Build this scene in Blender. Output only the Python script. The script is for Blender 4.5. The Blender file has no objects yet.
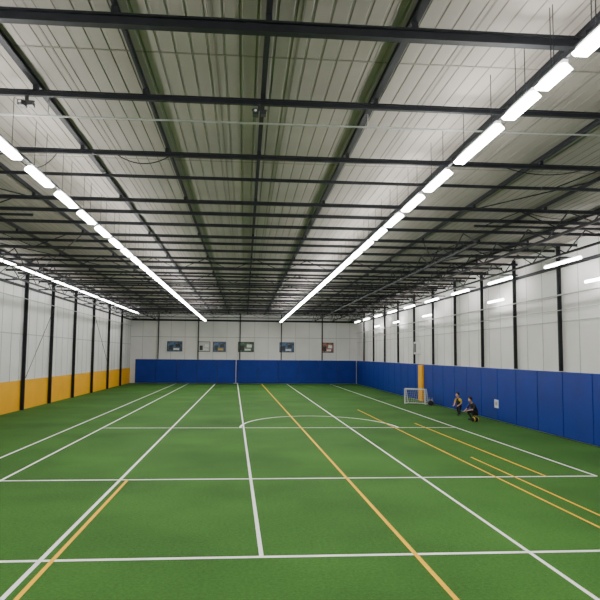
import bpy, bmesh, math, random
from mathutils import Vector, Matrix
random.seed(4)
XL,XR,YF,YB,ZC=-9.75,9.95,57.0,-7.0,6.05
FULL=YF-YB
# ---------------------------------------------------------------- materials
def newmat(name):
    m=bpy.data.materials.new(name); m.use_nodes=True
    nt=m.node_tree; b=nt.nodes['Principled BSDF']; return m,nt,b
def mat(name,col,rough=.6,metal=0.0,var=0.08,scale=6.0,bump=0.0,bscale=60.0,spec=.5,emit=0.0):
    m,nt,b=newmat(name)
    tc=nt.nodes.new('ShaderNodeTexCoord'); n=nt.nodes.new('ShaderNodeTexNoise')
    n.inputs['Scale'].default_value=scale; n.inputs['Detail'].default_value=5
    nt.links.new(tc.outputs['Object'],n.inputs['Vector'])
    r=nt.nodes.new('ShaderNodeValToRGB')
    r.color_ramp.elements[0].position=.3; r.color_ramp.elements[1].position=.7
    r.color_ramp.elements[0].color=[c*(1-var) for c in col]+[1]
    r.color_ramp.elements[1].color=[min(1,c*(1+var)) for c in col]+[1]
    nt.links.new(n.outputs['Fac'],r.inputs['Fac']); nt.links.new(r.outputs['Color'],b.inputs['Base Color'])
    b.inputs['Roughness'].default_value=rough; b.inputs['Metallic'].default_value=metal
    b.inputs['Specular IOR Level'].default_value=spec
    if bump>0:
        n2=nt.nodes.new('ShaderNodeTexNoise'); n2.inputs['Scale'].default_value=bscale
        nt.links.new(tc.outputs['Object'],n2.inputs['Vector'])
        bp=nt.nodes.new('ShaderNodeBump'); bp.inputs['Strength'].default_value=bump; bp.inputs['Distance'].default_value=.01
        nt.links.new(n2.outputs['Fac'],bp.inputs['Height']); nt.links.new(bp.outputs['Normal'],b.inputs['Normal'])
    return m
def emat(name,col,s):
    m=bpy.data.materials.new(name); m.use_nodes=True; nt=m.node_tree
    nt.nodes.clear(); e=nt.nodes.new('ShaderNodeEmission'); o=nt.nodes.new('ShaderNodeOutputMaterial')
    e.inputs[0].default_value=(*col,1); e.inputs[1].default_value=s; nt.links.new(e.outputs[0],o.inputs[0]); return m
def floor_mat():
    m,nt,b=newmat('green_carpet_turf')
    tc=nt.nodes.new('ShaderNodeTexCoord')
    a=nt.nodes.new('ShaderNodeTexNoise'); a.inputs['Scale'].default_value=.35; a.inputs['Detail'].default_value=6
    c=nt.nodes.new('ShaderNodeTexNoise'); c.inputs['Scale'].default_value=22; c.inputs['Detail'].default_value=10; c.inputs['Roughness'].default_value=.9
    for n in (a,c): nt.links.new(tc.outputs['Object'],n.inputs['Vector'])
    mx=nt.nodes.new('ShaderNodeMix'); mx.data_type='FLOAT'; mx.inputs[0].default_value=.72
    nt.links.new(a.outputs['Fac'],mx.inputs[2]); nt.links.new(c.outputs['Fac'],mx.inputs[3])
    r=nt.nodes.new('ShaderNodeValToRGB'); r.color_ramp.elements[0].position=.38; r.color_ramp.elements[1].position=.62
    r.color_ramp.elements[0].color=(.018,.068,.009,1); r.color_ramp.elements[1].color=(.066,.200,.028,1)
    nt.links.new(mx.outputs[0],r.inputs['Fac']); nt.links.new(r.outputs['Color'],b.inputs['Base Color'])
    bp=nt.nodes.new('ShaderNodeBump'); bp.inputs['Strength'].default_value=.6; bp.inputs['Distance'].default_value=.01
    nt.links.new(c.outputs['Fac'],bp.inputs['Height']); nt.links.new(bp.outputs['Normal'],b.inputs['Normal'])
    b.inputs['Roughness'].default_value=.9; b.inputs['Specular IOR Level'].default_value=.2
    return m
M=dict(
 floor=floor_mat(),
 white=mat('white_painted_cladding',(.70,.685,.675),.6,var=.05,scale=.8),
 seam=mat('cladding_seam',(.42,.42,.40),.7),
 yellow=mat('yellow_wall_paint',(.85,.41,.006),.55,var=.06,scale=1,spec=.25),
 blue=mat('blue_vinyl_padding',(.003,.026,.25),.5,var=.12,scale=1.2,bump=.15,bscale=8,spec=.3),
 blued=mat('blue_padding_seam',(.002,.006,.04),.6),
 steel=mat('dark_steel_paint',(.015,.016,.020),.6,var=.2,spec=.25),
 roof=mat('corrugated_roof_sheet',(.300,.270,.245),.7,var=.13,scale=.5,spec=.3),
 rseam_rib=mat('roof_lap_and_rib_contrast',(.18,.160,.145),.7),
 lw=mat('white_line_marking',(.92,.93,.90),.7,var=.04,scale=12),
 ly=mat('yellow_line_marking',(.90,.50,.005),.7,var=.06,scale=12,spec=.2),
 house=mat('luminaire_housing',(.7,.7,.7),.4),
 conduit=mat('galvanised_conduit',(.40,.41,.40),.5,metal=.4),
 black=mat('black_fabric',(.015,.015,.018),.8),
 ybib=mat('yellow_sports_fabric',(.75,.5,.03),.8),
 skin=mat('skin',(.55,.32,.22),.55),
 hair=mat('dark_hair',(.02,.013,.01),.7),
 grey=mat('grey_plastic',(.35,.36,.38),.5),
 dark=mat('dark_plastic',(.03,.03,.035),.4),
 net=mat('white_net_cord',(.8,.8,.8),.7),
 ppr=mat('printed_photo_blue',(.06,.12,.22),.4,var=.9,scale=5),
 pgreen=mat('printed_photo_green',(.08,.14,.08),.4,var=.9,scale=4),
 pred=mat('printed_photo_warm',(.30,.13,.08),.4,var=.9,scale=4),
 wood=mat('light_laminate',(.55,.55,.52),.4),
 lamp=emat('fluorescent_diffuser',(1.0,.985,.96),73.0),
 lampd=emat('fluorescent_tube_small',(1.0,.985,.96),34.0),
)
# ---------------------------------------------------------------- mesh helper
class B:
    def __init__(s,name,mats,parent=None):
        s.name=name; s.bm=bmesh.new(); s.mats=mats; s.parent=parent
    def box(s,x0,x1,y0,y1,z0,z1,mi=0):
        v=[s.bm.verts.new(p) for p in [(x0,y0,z0),(x1,y0,z0),(x1,y1,z0),(x0,y1,z0),(x0,y0,z1),(x1,y0,z1),(x1,y1,z1),(x0,y1,z1)]]
        for f in [(3,2,1,0),(4,5,6,7),(0,1,5,4),(1,2,6,5),(2,3,7,6),(3,0,4,7)]:
            g=s.bm.faces.new([v[i] for i in f]); g.material_index=mi
    def quad(s,pts,mi=0):
        f=s.bm.faces.new([s.bm.verts.new(p) for p in pts]); f.material_index=mi
    def rod(s,a,b,r,mi=0,n=6):
        a=Vector(a);b=Vector(b); d=(b-a).normalized()
        u=d.cross(Vector((0,0,1)));
        if u.length<1e-3: u=Vector((1,0,0))
        u.normalize(); w=d.cross(u)
        ra=[];rb=[]
        for i in range(n):
            t=2*math.pi*(i+.5)/n; o=(u*math.cos(t)+w*math.sin(t))*r
            ra.append(s.bm.verts.new(a+o)); rb.append(s.bm.verts.new(b+o))
        for i in range(n):
            f=s.bm.faces.new([ra[i],ra[(i+1)%n],rb[(i+1)%n],rb[i]]); f.material_index=mi
        for c in (ra[::-1],rb):
            f=s.bm.faces.new(c); f.material_index=mi
    def path(s,pts,r,mi=0,n=6):
        for a,b in zip(pts[:-1],pts[1:]): s.rod(a,b,r,mi,n)
    def ibeamX(s,x0,x1,y,z,w,h,mi=0,t=.02): # along X, centre y, bottom z
        s.box(x0,x1,y-w/2,y+w/2,z,z+t,mi); s.box(x0,x1,y-w/2,y+w/2,z+h-t,z+h,mi); s.box(x0,x1,y-t/2,y+t/2,z+t,z+h-t,mi)
    def ibeamY(s,y0,y1,x,z,w,h,mi=0,t=.015):
        s.box(x-w/2,x+w/2,y0,y1,z,z+t,mi); s.box(x-w/2,x+w/2,y0,y1,z+h-t,z+h,mi); s.box(x-t/2,x+t/2,y0,y1,z+t,z+h-t,mi)
    def ibeamZ(s,z0,z1,x,y,w,h,mi=0,t=.02): # flanges facing x
        s.box(x-h/2,x-h/2+t,y-w/2,y+w/2,z0,z1,mi); s.box(x+h/2-t,x+h/2,y-w/2,y+w/2,z0,z1,mi); s.box(x-h/2+t,x+h/2-t,y-t/2,y+t/2,z0,z1,mi)
    def sphere(s,c,r,mi=0,sc=(1,1,1),n=16):
        res=bmesh.ops.create_uvsphere(s.bm,u_segments=n,v_segments=n//2+2,radius=r,matrix=Matrix.Translation(c)@Matrix.Diagonal((*sc,1)))
        fs=set(f for v in res['verts'] for f in v.link_faces)
        for f in fs: f.material_index=mi; f.smooth=True
    def done(s,bevel=0):
        me=bpy.data.meshes.new(s.name); s.bm.to_mesh(me); s.bm.free()
        for m in s.mats: me.materials.append(M[m])
        o=bpy.data.objects.new(s.name,me); bpy.context.scene.collection.objects.link(o)
        if s.parent: o.parent=s.parent
        if bevel:
            md=o.modifiers.new('bev','BEVEL'); md.width=bevel; md.segments=2
        return o
def empty(name,loc=(0,0,0),rz=0):
    e=bpy.data.objects.new(name,None); e.location=loc; e.rotation_euler[2]=rz; bpy.context.scene.collection.objects.link(e); return e
# ---------------------------------------------------------------- shell
b=B('floor',['floor']); b.box(XL-.2,XR+.2,YB-.2,YF+.2,-.2,0); b.done()
# roof: shallow ribbed sheet
b=B('ceiling',['roof','rseam_rib'])
xs=[];x=XL-.2;p=.19
while x<XR+.2:
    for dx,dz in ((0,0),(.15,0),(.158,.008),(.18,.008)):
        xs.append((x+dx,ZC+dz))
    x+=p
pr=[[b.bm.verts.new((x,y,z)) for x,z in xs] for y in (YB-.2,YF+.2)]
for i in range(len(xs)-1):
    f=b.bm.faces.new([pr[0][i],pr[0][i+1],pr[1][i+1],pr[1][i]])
    if i%4 in (1,3): f.material_index=1  # rib slopes darkened in the colour so the shallow ribs show
b.box(XL-.2,XR+.2,YB-.2,YF+.2,ZC+.05,ZC+.15,0)
y=3.2
while y<YF:
    b.box(XL,XR,y,y+.03,ZC-.006,ZC-.001,1); y+=4.3
x=XL+.8
while x<XR:
    b.box(x,x+.022,YB,YF,ZC-.006,ZC-.001,1); x+=.95
b.done()
# walls
b=B('wall_left',['white','yellow','seam'])
b.box(XL-.2,XL,YB-.2,YF+.2,1.3,ZC+.05,0); b.box(XL-.2,XL+.01,YB-.2,YF+.2,0,1.3,1)
y=YB
while y<YF:
    b.box(XL,XL+.008,y,y+.03,1.3,ZC,2); y+=1.1
b.box(XL,XL+.02,YB,YF,3.3,3.34,2)
b.done()
b=B('wall_right',['white','seam'])
b.box(XR,XR+.2,YB-.2,YF+.2,0,ZC+.05,0)
y=YB+.4
while y<YF:
    b.box(XR-.008,XR,y,y+.03,1.9,ZC,1); y+=1.2
b.box(XR-.02,XR,YB,YF,3.6,3.63,1)
b.done()
b=B('wall_far',['white','seam'])
b.box(XL,XR,YF,YF+.2,0,ZC+.05,0)
x=XL+1
while x<XR:
    b.box(x,x+.03,YF-.01,YF,1.9,ZC,1); x+=1.2
b.box(XL,XR,YF-.012,YF,3.95,4.0,1)
b.done()
b=B('wall_back',['white']); b.box(XL,XR,YB-.2,YB,0,ZC+.05,0); b.done()
# padding
PH=2.04
b=B('wall_padding',['blue','blued'])
y=YB+.35
while y<YF-.4:
    w=min(1.75,YF-.1-y)
    b.box(XR-.08,XR-.009,y+.018,y+w-.018,.03,PH,0); y+=w
b.box(XR-.03,XR-.012,YB,YF-.1,.02,PH-.01,1)
b.done(.015)
b=B('wall_padding',['blue','blued'])
x=XL+.45
while x<XR-.2:
    w=min(1.75,XR-.12-x)
    b.box(x+.018,x+w-.018,YF-.085,YF-.013,.03,PH,0); x+=w
b.box(XL+.45,XR-.12,YF-.04,YF-.015,.02,PH-.01,1)
b.done(.015)
b=B('yellow_corner_pad',['yellow']); b.box(XR-.2,XR-.085,35.3,36.1,.02,2.0); b.done(.02)
# posts (with the service pipes clipped to them)
b=B('steel_wall_columns_left',['steel','conduit'])
for y in (3.5,7.9,12.3,16.7,21.1,25.4,29.6,33.6,38.0,42.6,47.4,52.2):
    b.ibeamZ(0,ZC-.02,XL+.11,y,.10,.15)
b.box(XL+.02,XL+.08,YB+.1,YF-.1,5.35,5.45)
b.rod((XL+.22,0,4.85),(XL+.22,YF-.4,4.85),.02,1)
b.rod((XL+.2,29.6,1.4),(XL+.2,33.6,4.8),.012); b.rod((XL+.2,42.6,4.8),(XL+.2,47.4,1.4),.012)
b.done()
b=B('steel_wall_columns_right',['steel','conduit'])
for y in (1.8,5.4,9,12.6,16.1,19.6,23.0,26.3,29.8,33.4,37.2,41.2,45.2,49.2,53.2):
    b.ibeamZ(PH+.02,ZC-.02,XR-.11,y,.07,.12)
b.box(XR-.08,XR-.025,YB+.1,YF-.1,5.3,5.4)
b.rod((XR-.2,0,4.42),(XR-.2,YF-.4,4.42),.022,1); b.rod((XR-.2,0,3.95),(XR-.2,YF-.4,3.95),.012,1)
b.done()
b=B('steel_wall_columns_far',['steel'])
for x in (-7.4,-4.0,-.4,3.2,6.8):
    b.box(x-.04,x+.04,YF-.1,YF-.013,PH+.02,ZC-.02)
b.box(XL+.1,XR-.1,YF-.2,YF-.013,5.35,5.5); b.done()
# ---------------------------------------------------------------- roof steel
b=B('roof_steel_framework',['steel','conduit'])
zb=5.82
mains=[6.4,8.45,10.9,14.3]; y=18.6
while y<YF: mains.append(y); y+=4.3
mains=[-4.5,-.5,2.9]+mains
for i,y in enumerate(mains):
    if abs(y-6.4)<.1: b.ibeamX(XL+.01,XR-.01,y,5.77,.10,.12)
    else: b.ibeamX(XL+.01,XR-.01,y,zb,.06,.08)
b.box(XL+.01,XR-.01,12.5,12.53,zb+.06,zb+.12)
lm=[m for m in mains if m>=14]
for a,c in zip(lm[:-1],lm[1:]):
    for t in (1/3,2/3):
        yy=a+(c-a)*t; b.box(XL+.01,XR-.01,yy-.025,yy+.025,zb+.05,zb+.13)
for x,w in ((-8.4,.07),(-6.4,.08),(-4.6,.05),(-2.75,.08),(-1.35,.04),(.2,.06),(1.72,.09),(3.6,.05),(5.2,.07),(6.9,.05),(8.4,.07)):
    b.ibeamY(YB+.05,YF-.05,x,ZC-.085,w,.07)
    for m in mains: b.box(x-.03,x+.03,m-.03,m+.03,zb+.07,ZC-.08)
# side lattice girders
for X,ys in ((-7.4,16),(7.4,11),(-8.9,20),(8.9,13),(5.9,16)):
    b.box(X-.03,X+.03,ys,YF-.1,5.36,5.42)
    yy=ys; up=True
    while yy<YF-1.2:
        b.rod((X,yy,5.39 if up else zb+.02),(X,yy+1.07,zb+.02 if up else 5.39),.018,0,4); up=not up; yy+=1.07
# transverse lattice trusses (side bays nearer, full width further on)
for m in mains:
    if m<10: continue
    full=m>22
    spans=[(XL+.02,XR-.02)] if full else ([(5.2,XR-.02)] if m<14 else [(XL+.02,-4.6),(5.2,XR-.02)])
    for x0,x1 in spans:
        b.box(x0,x1,m-.025,m+.025,5.45,5.50)
        x=x0+.2; up=True
        while x<x1-.95:
            b.rod((x,m,5.47 if up else zb+.02),(x+.9,m,zb+.02 if up else 5.47),.015,0,4); up=not up; x+=.9
# cross bracing rods
for (ya,yb_) in ((8.45,14.3),(18.6,27.2),(35.8,44.4)):
    for X0,X1 in ((-8.4,-4.6),(5.2,8.4)):
        b.rod((X0,ya,5.86),(X1,yb_,5.86),.015,0,5); b.rod((X1,ya,5.86),(X0,yb_,5.86),.015,0,5)
b.rod((XL+.05,9.05,5.76),(XR-.05,8.85,5.74),.014,1)
for x in (-8.4,-2.75,1.72,6.9): b.rod((x,9,5.74),(x,9,5.97),.008,1)
# sagging cables tied to the steel
def loop(x0,x1,y,sag,z=5.84):
    b.path([(x0+(x1-x0)*t/12,y,z-sag*4*(t/12)*(1-t/12)) for t in range(13)],.009,0,5)
loop(-3.9,-3.2,11,.25); loop(-2.2,-1.3,10.9,.15); loop(-5,-3.9,10.9,.12); loop(4.5,6,10.9,.12); loop(6.4,8.2,14.3,.15); loop(-4.2,-3.6,8.4,.3)
b.done()
# ---------------------------------------------------------------- luminaires
def strip(name,X,zl,segs,w=.09,top=5.8,side=None,mt='lamp',rail=True):
    e=empty(name)
    L=B('diffusers',[mt],e); H=B('housings',['house','steel'],e)
    for y0,y1 in segs:
        zt,zm,zd=zl+.05,zl+.005,zl-.02
        prof=[(-w*.45,zt),(-w,zm),(-w*.7,zd),(w*.7,zd),(w,zm),(w*.45,zt)]
        A=[L.bm.verts.new((X+a,y0,z)) for a,z in prof]; C=[L.bm.verts.new((X+a,y1,z)) for a,z in prof]
        for i in range(6): L.bm.faces.new([A[i],A[(i+1)%6],C[(i+1)%6],C[i]])
        L.bm.faces.new(A[::-1]); L.bm.faces.new(C)
        H.box(X-w*.3,X+w*.3,y0-.03,y1+.03,zl+.052,zl+.085,0)
        if side is None:
            for yy in (y0+.2,y1-.2): H.rod((X,yy,zl+.08),(X,yy,top+.17),.005,1,4)
        else:
            H.box(min(X,side),max(X,side),(y0+y1)/2-.02,(y0+y1)/2+.02,zl+.055,zl+.08,1)
    if rail: H.box(X-.015,X+.015,segs[0][0],segs[-1][1],zl+.085,zl+.12,0 if mt=='lampd' else 1)
    L.done(); H.done()
segs=[(-6,-4.8),(-4.4,-3.2),(-2.6,-1.4),(-1,.2),(.6,1.8),(2.2,3.4),(3.8,4.75),(4.95,5.42),(5.72,6.18),(6.38,7.02),(7.35,8.75)]
y=9.3
while y<53: segs.append((y,y+1.03)); y+=1.5
strip('fluorescent_light_strip',2.98,5.22,segs,w=.085)
segs=[(-6,-4.8),(-4.4,-3.2),(-2.6,-1.4),(-1,.2),(.6,1.8),(2.2,3.4),(3.8,4.9),(5.2,6.3),(6.7,7.7)]
y=8.15
while y<53: segs.append((y,y+.95)); y+=1.5
strip('fluorescent_light_strip',-3.18,5.18,segs,w=.08)
segs=[];y=8
while y<52: segs.append((y,y+1.5)); y+=1.75
strip('wall_light_strip',-8.55,5.72,segs,w=.03,top=5.6,mt='lampd')
segs=[]
for c in (1.8,5.4,9,12.6,14.9,18.2,22.9,27.3,31.6,36,40.3,44.6,49,53): segs.append((c-1.05,c+1.05))
strip('wall_light_strip',9.25,5.25,segs,w=.05,side=XR-.02,mt='lampd',rail=False)
segs=[(9.5,11.5),(14.8,17.6),(23.5,25),(33,34.5),(40,41.5),(46,47.5)]
strip('wall_light_strip',9.62,4.62,segs,w=.035,side=XR-.02,mt='lampd',rail=False)
# ceiling devices
def speaker(x,y):
    e=empty('ceiling_camera',(x,y,5.82))
    q=B('bracket',['dark'],e); q.box(-.02,.02,-.02,.02,-.08,0); q.box(-.1,.1,-.015,.015,-.09,-.075); q.done()
    q=B('body',['dark','house'],e); q.box(-.09,-.01,-.08,.06,-.16,-.09); q.box(.02,.09,-.06,.06,-.15,-.09); q.rod((-.05,-.08,-.125),(-.05,-.11,-.125),.028,0,12); q.rod((-.05,-.11,-.125),(-.05,-.113,-.125),.018,1,12); q.done(.008)
speaker(.15,8.42); speaker(-2.85,8.42)
# ---------------------------------------------------------------- floor markings (one object)
b=B('court_line_markings',['lw','ly'])
def line(x0,y0,x1,y1,w=.07,mi=0,z=.004):
    d=Vector((x1-x0,y1-y0)).normalized(); n=Vector((-d.y,d.x))*w/2
    zz=z+(.003 if mi else 0)
    b.quad([(x0-n.x,y0-n.y,zz),(x1-n.x,y1-n.y,zz),(x1+n.x,y1+n.y,zz),(x0+n.x,y0+n.y,zz)],mi)
YE=YF-.5
line(.25,8.3,-.55,YE,.055)           # centre
line(-2.42,0,-2.42,YE,.06)          # left white
line(-2.27,0,-2.27,13.4,.055,1)      # left yellow
line(-4.72,0,-4.72,YE,.06)
line(-5.75,0,-5.75,YE,.06)
line(2.31,0,1.5,YE,.06,1)
line(3.68,0,3.68,YE,.055)
line(5.25,0,5.25,30,.045,1)
line(5.65,0,5.65,16,.045,1)
line(6.35,13.4,6.35,24,.05,1)
line(7.45,13.4,7.45,YE,.06)
line(XL+.1,8.3,XR-.25,8.3,.08,0,.005)
line(-4.72,13.4,7.45,13.4,.08,0,.005)
line(-4.72,22.6,7.45,22.6,.08,0,.005)
pr=None
for i in range(49):
    t=math.pi*i/48; c=(2.65+2.75*math.cos(t),22.6+4.3*math.sin(t))
    if pr: line(*pr,*c,.08,0,.006)
    pr=c
bmesh.ops.recalc_face_normals(b.bm,faces=b.bm.faces)
b.done()
# ---------------------------------------------------------------- posters on the far wall
def poster(x,w,z0,z1,pm,i):
    e=empty('framed_wall_poster',(x,YF-.012,(z0+z1)/2)); h=(z1-z0)/2
    q=B('frame',['dark'],e)
    q.box(-w/2,w/2,-.05,0,h-.05,h);q.box(-w/2,w/2,-.05,0,-h,-h+.05);q.box(-w/2,-w/2+.05,-.05,0,-h,h);q.box(w/2-.05,w/2,-.05,0,-h,h);q.done()
    q=B('print',[pm,'dark','house','ybib'],e); q.box(-w/2+.05,w/2-.05,-.03,-.01,-h+.05,h-.05,0)
    q.box(-w*.38,-w*.12,-.036,-.03,-h*.7,h*.2,1); q.box(w*.05,w*.36,-.036,-.03,-h*.1,h*.5,2 if i%2 else 1); q.box(-w*.08,w*.3,-.036,-.03,-h*.7,-h*.35,3 if i==2 else 2)
    q.done()
for i,(px,wp,pm) in enumerate(((176,15,'ppr'),(205,12,'wood'),(220,13,'ppr'),(246.5,16,'pgreen'),(287.5,15,'ppr'),(329,12,'pred'))):
    poster((px-245)/29*2.52,wp/29*2.5,2.72,3.6,pm,i)
x=-.7
b=B('white_net_post',['house']); b.rod((x,YF-.2,.05),(x,YF-.2,2.1),.03,0,10); b.box(x-.2,x+.2,YF-.35,YF-.12,0,.05); b.rod((x,YF-.2,2.1),(x,YF-.2,2.14),.05,0,10); b.done()
b=B('wall_notice',['house','grey']); b.box(XR-.095,XR-.082,24.75,25.15,.5,.82); b.box(XR-.098,XR-.095,24.85,25.05,.6,.74,1); b.done()
b=B('wall_control_box',['house','dark']); b.box(XR-.25,XR-.02,36.2,36.8,2.6,3.3); b.box(XR-.26,XR-.25,36.3,36.7,2.7,3.2,1); b.done(.01)
# ---------------------------------------------------------------- mini goal
e=empty('mini_goal',(8.85,33.4,0),math.radians(-35))
q=B('frame',['house'],e); W=.55;H=.78;Dp=.5
q.path([(-W,0,.025),(-W,0,H),(W,0,H),(W,0,.025)],.035,0,10)
for s in (-W,W):
    q.rod((s,0,.03),(s,Dp,.03),.028,0,8); q.rod((s,0,H),(s,.2,H),.022,0,8); q.rod((s,.2,H),(s,Dp,.03),.022,0,8)
q.rod((-W,Dp,.03),(W,Dp,.03),.028,0,8); q.rod((-W,.2,H),(W,.2,H),.02,0,8); q.done()
q=B('net',['net'],e)
for i in range(12):
    x=-W+2*W*i/11; q.path([(x,0,H),(x,.2,H),(x,Dp,.04)],.004,0,4)
for j in range(8):
    t=j/7; q.rod((-W,.2+(Dp-.2)*t,H-(H-.04)*t),(W,.2+(Dp-.2)*t,H-(H-.04)*t),.004,0,4)
    for s in (-W,W): q.rod((s,0,H-(H-.04)*t),(s,.2+(Dp-.2)*t,H-(H-.04)*t),.004,0,4)
for i in range(5):
    for s in (-W,W): q.rod((s,.1*i,.04),(s,.1*i,H-(max(0,.1*i-.2)/.3)*(H-.04)),.004,0,4)
q.done()
def bag(loc,rz,sc=1.0,m1='black',m2='ybib'):
    e=empty('sports_bag',loc,rz); e.scale=(sc,sc,sc)
    q=B('body',[m1,m2],e)
    N=16; rings=[]
    for i in range(9):
        t=-1+2*i/8; r=(1-abs(t)**4*.35); rings.append([q.bm.verts.new((t*.28,r*.16*math.cos(a*2*math.pi/N),.15+r*.15*max(-1,1.05*math.sin(a*2*math.pi/N)))) for a in range(N)])
    for i in range(8):
        for a in range(N):
            f=q.bm.faces.new([rings[i][a],rings[i][(a+1)%N],rings[i+1][(a+1)%N],rings[i+1][a]]); f.smooth=True; f.material_index=1 if i in (1,6) else 0
    q.bm.faces.new(rings[0]); q.bm.faces.new(rings[-1][::-1]); q.done()
    q=B('handles',[m2],e)
    for sy in (-.07,.07): q.path([(-.12+.24*t/8,sy,.28+.12*math.sin(math.pi*t/8)) for t in range(9)],.01,0,6)
    q.done()
bag((9.45,32.6,0),1.3,1,'black','grey')
# ---------------------------------------------------------------- people
def person(name,loc,rz,S,top,pants,lean,pose='crouch',sleeve='black'):
    root=empty(name,loc,rz); root.scale=(S,S,S)
    V=[];E=[];R=[];L=[]
    def v(p,r,l): V.append(p);R.append(r);L.append(l);return len(V)-1
    def e(a,b): E.append((a,b))
    st=pose=='stand'
    if st:
        P=dict(pel=(.03,0,.50),wa=(.02,0,.60),ch=(-.02,0,.74),nb=(-.05,0,.85),nk=(-.065,0,.89),hd=(-.08,0,.97))
    else:
        P=dict(pel=(.20,0,.33),wa=(.15,0,.46),ch=(.06-lean*.4,0,.66),nb=(-lean*.7,0,.81),nk=(-.03-lean*.85,0,.87),hd=(-.06-lean,0,.96))
    k=.82 if st else 1
    pel=v(P['pel'],.13*k,'p'); wa=v(P['wa'],.115*k,'t'); ch=v(P['ch'],.14*k,'t'); nb=v(P['nb'],.065*k,'t'); nk=v(P['nk'],.048,'s'); hd=v(P['hd'],.075,'s')
    e(pel,wa);e(wa,ch);e(ch,nb);e(nb,nk);e(nk,hd)
    for s in (-1,1):
        if st:
            J=[(.03,s*.075,.47),(-.01+s*.05,s*.09,.27),(.02+s*.06,s*.09,.19),(.03+s*.08,s*.085,.07),(.045+s*.08,s*.085,.04),(-.09+s*.08,s*.10,.032)]; RR=[.085,.058,.052,.036,.036,.03]
            A4=[(-.035,s*.155,.80),(-.05,s*.20,.63),(-.16,s*.15,.53),(-.20,s*.13,.51)]
        else:
            J=[(.17,s*.10,.31),(-.24,s*.17,.48),(-.12,s*.15,.28),(.0,s*.14,.09),(.02,s*.14,.045),(-.2,s*.17,.035)]; RR=[.10,.068,.062,.04,.04,.033]
            A4=[(.02-lean*.55,s*.19,.75),(-.14-lean*.5,s*.25,.53),(-.33-lean*.3,s*.12,.50),(-.39-lean*.3,s*.09,.48)]
        ids=[v(p,r,l) for p,r,l in zip(J,RR,'ppppkk')]
        e(pel,ids[0])
        for a,c in zip(ids[:-1],ids[1:]): e(a,c)
        sh=v(A4[0],.058*k,'u');el=v(A4[1],.041,'u');wr=v(A4[2],.027,'s');pm=v(A4[3],.03,'s')
        for a,c in ((ch,sh),(sh,el),(el,wr),(wr,pm)): e(a,c)
        px,py,pz=A4[3]
        for kk,ln in enumerate((.07,.08,.075,.06)):
            o=(kk-1.5)*.02
            f1=v((px-.03,py+o,pz-.01),.010,'s');f2=v((px-.03-ln*.5,py+o*1.1,pz-.025),.009,'s');f3=v((px-.03-ln*.8,py+o*1.1,pz-.055),.008,'s')
            e(pm,f1);e(f1,f2);e(f2,f3)
        t1=v((px+.01,py-s*.04,pz+.01),.011,'s');t2=v((px-.03,py-s*.055,pz-.005),.009,'s'); e(pm,t1);e(t1,t2)
    me=bpy.data.meshes.new('body'); me.from_pydata(V,E,[]); ob=bpy.data.objects.new('body',me); bpy.context.scene.collection.objects.link(ob)
    sk=ob.modifiers.new('skin','SKIN'); sk.use_smooth_shade=True
    for i,d in enumerate(me.skin_vertices[0].data): d.radius=(R[i],R[i]); d.use_root=(i==0)
    sb=ob.modifiers.new('sub','SUBSURF'); sb.levels=2; sb.render_levels=2
    bpy.context.view_layer.update()
    dg=bpy.context.evaluated_depsgraph_get(); nm=bpy.data.meshes.new_from_object(ob.evaluated_get(dg)); bpy.data.objects.remove(ob)
    nm.materials.clear()
    for m in (top,pants,'skin','dark',sleeve): nm.materials.append(M[m])
    idx={'t':0,'p':1,'s':2,'k':3,'u':4}; vs=[Vector(p) for p in V]
    for f in nm.polygons:
        best=None
        for (a,c) in E:
            A=vs[a];D=vs[c]-A;t=max(0,min(1,(f.center-A).dot(D)/max(D.length_squared,1e-9)))
            d=(f.center-(A+D*t)).length-(R[a]*(1-t)+R[c]*t)
            if best is None or d<best[0]: best=(d,L[c])
        f.material_index=idx[best[1]]; f.use_smooth=True
    bo=bpy.data.objects.new('body',nm); bpy.context.scene.collection.objects.link(bo); bo.parent=root
    zmin=min(q.co.z for q in nm.vertices); root.location.z=-zmin*S
    hx=-.09 if st else -.07-lean
    q=B('head',['skin','hair','dark'],root)
    q.sphere((hx,0,1.0),.1,0,(1,.8,1.2)); q.sphere((hx+.02,0,1.03),.105,1,(1,.86,1.08))
    q.sphere((hx-.105,0,.985),.014,0,(1.1,.8,1.6),8)
    for s in (-1,1):
        q.sphere((hx-.005,s*.082,.985),.022,0,(.7,.4,1.2),8); q.sphere((hx-.092,s*.032,1.0),.009,2,(.6,1,.7),8)
    q.sphere((hx-.09,0,.945),.02,2,(.3,1,.2),8)
    q.done()
    return root
person('crouching_person',(9.05,25.3,0),math.radians(20),.80,'black','black',.12,sleeve='black')
person('standing_child',(9.1,27.2,0),math.radians(35),.86,'black','black',.0,'stand','ybib')
bag((8.85,24.55,0),.5,.6)
# ---------------------------------------------------------------- world, camera
w=bpy.data.worlds.new('World'); bpy.context.scene.world=w; w.use_nodes=True
w.node_tree.nodes['Background'].inputs[0].default_value=(.5,.5,.5,1); w.node_tree.nodes['Background'].inputs[1].default_value=.2
F=650.0
cam=bpy.data.cameras.new('camera'); co=bpy.data.objects.new('camera',cam); bpy.context.scene.collection.objects.link(co)
cam.sensor_width=36; cam.lens=F/600*36; cam.clip_start=.05; cam.clip_end=300
psi=math.atan(55/F); th=math.atan(55/F)
co.matrix_world=Matrix.Translation((0,0,2.5))@Matrix.Rotation(-psi,4,'Z')@Matrix.Rotation(math.pi/2+th,4,'X')@Matrix.Rotation(.008,4,'Z')
bpy.context.scene.camera=co
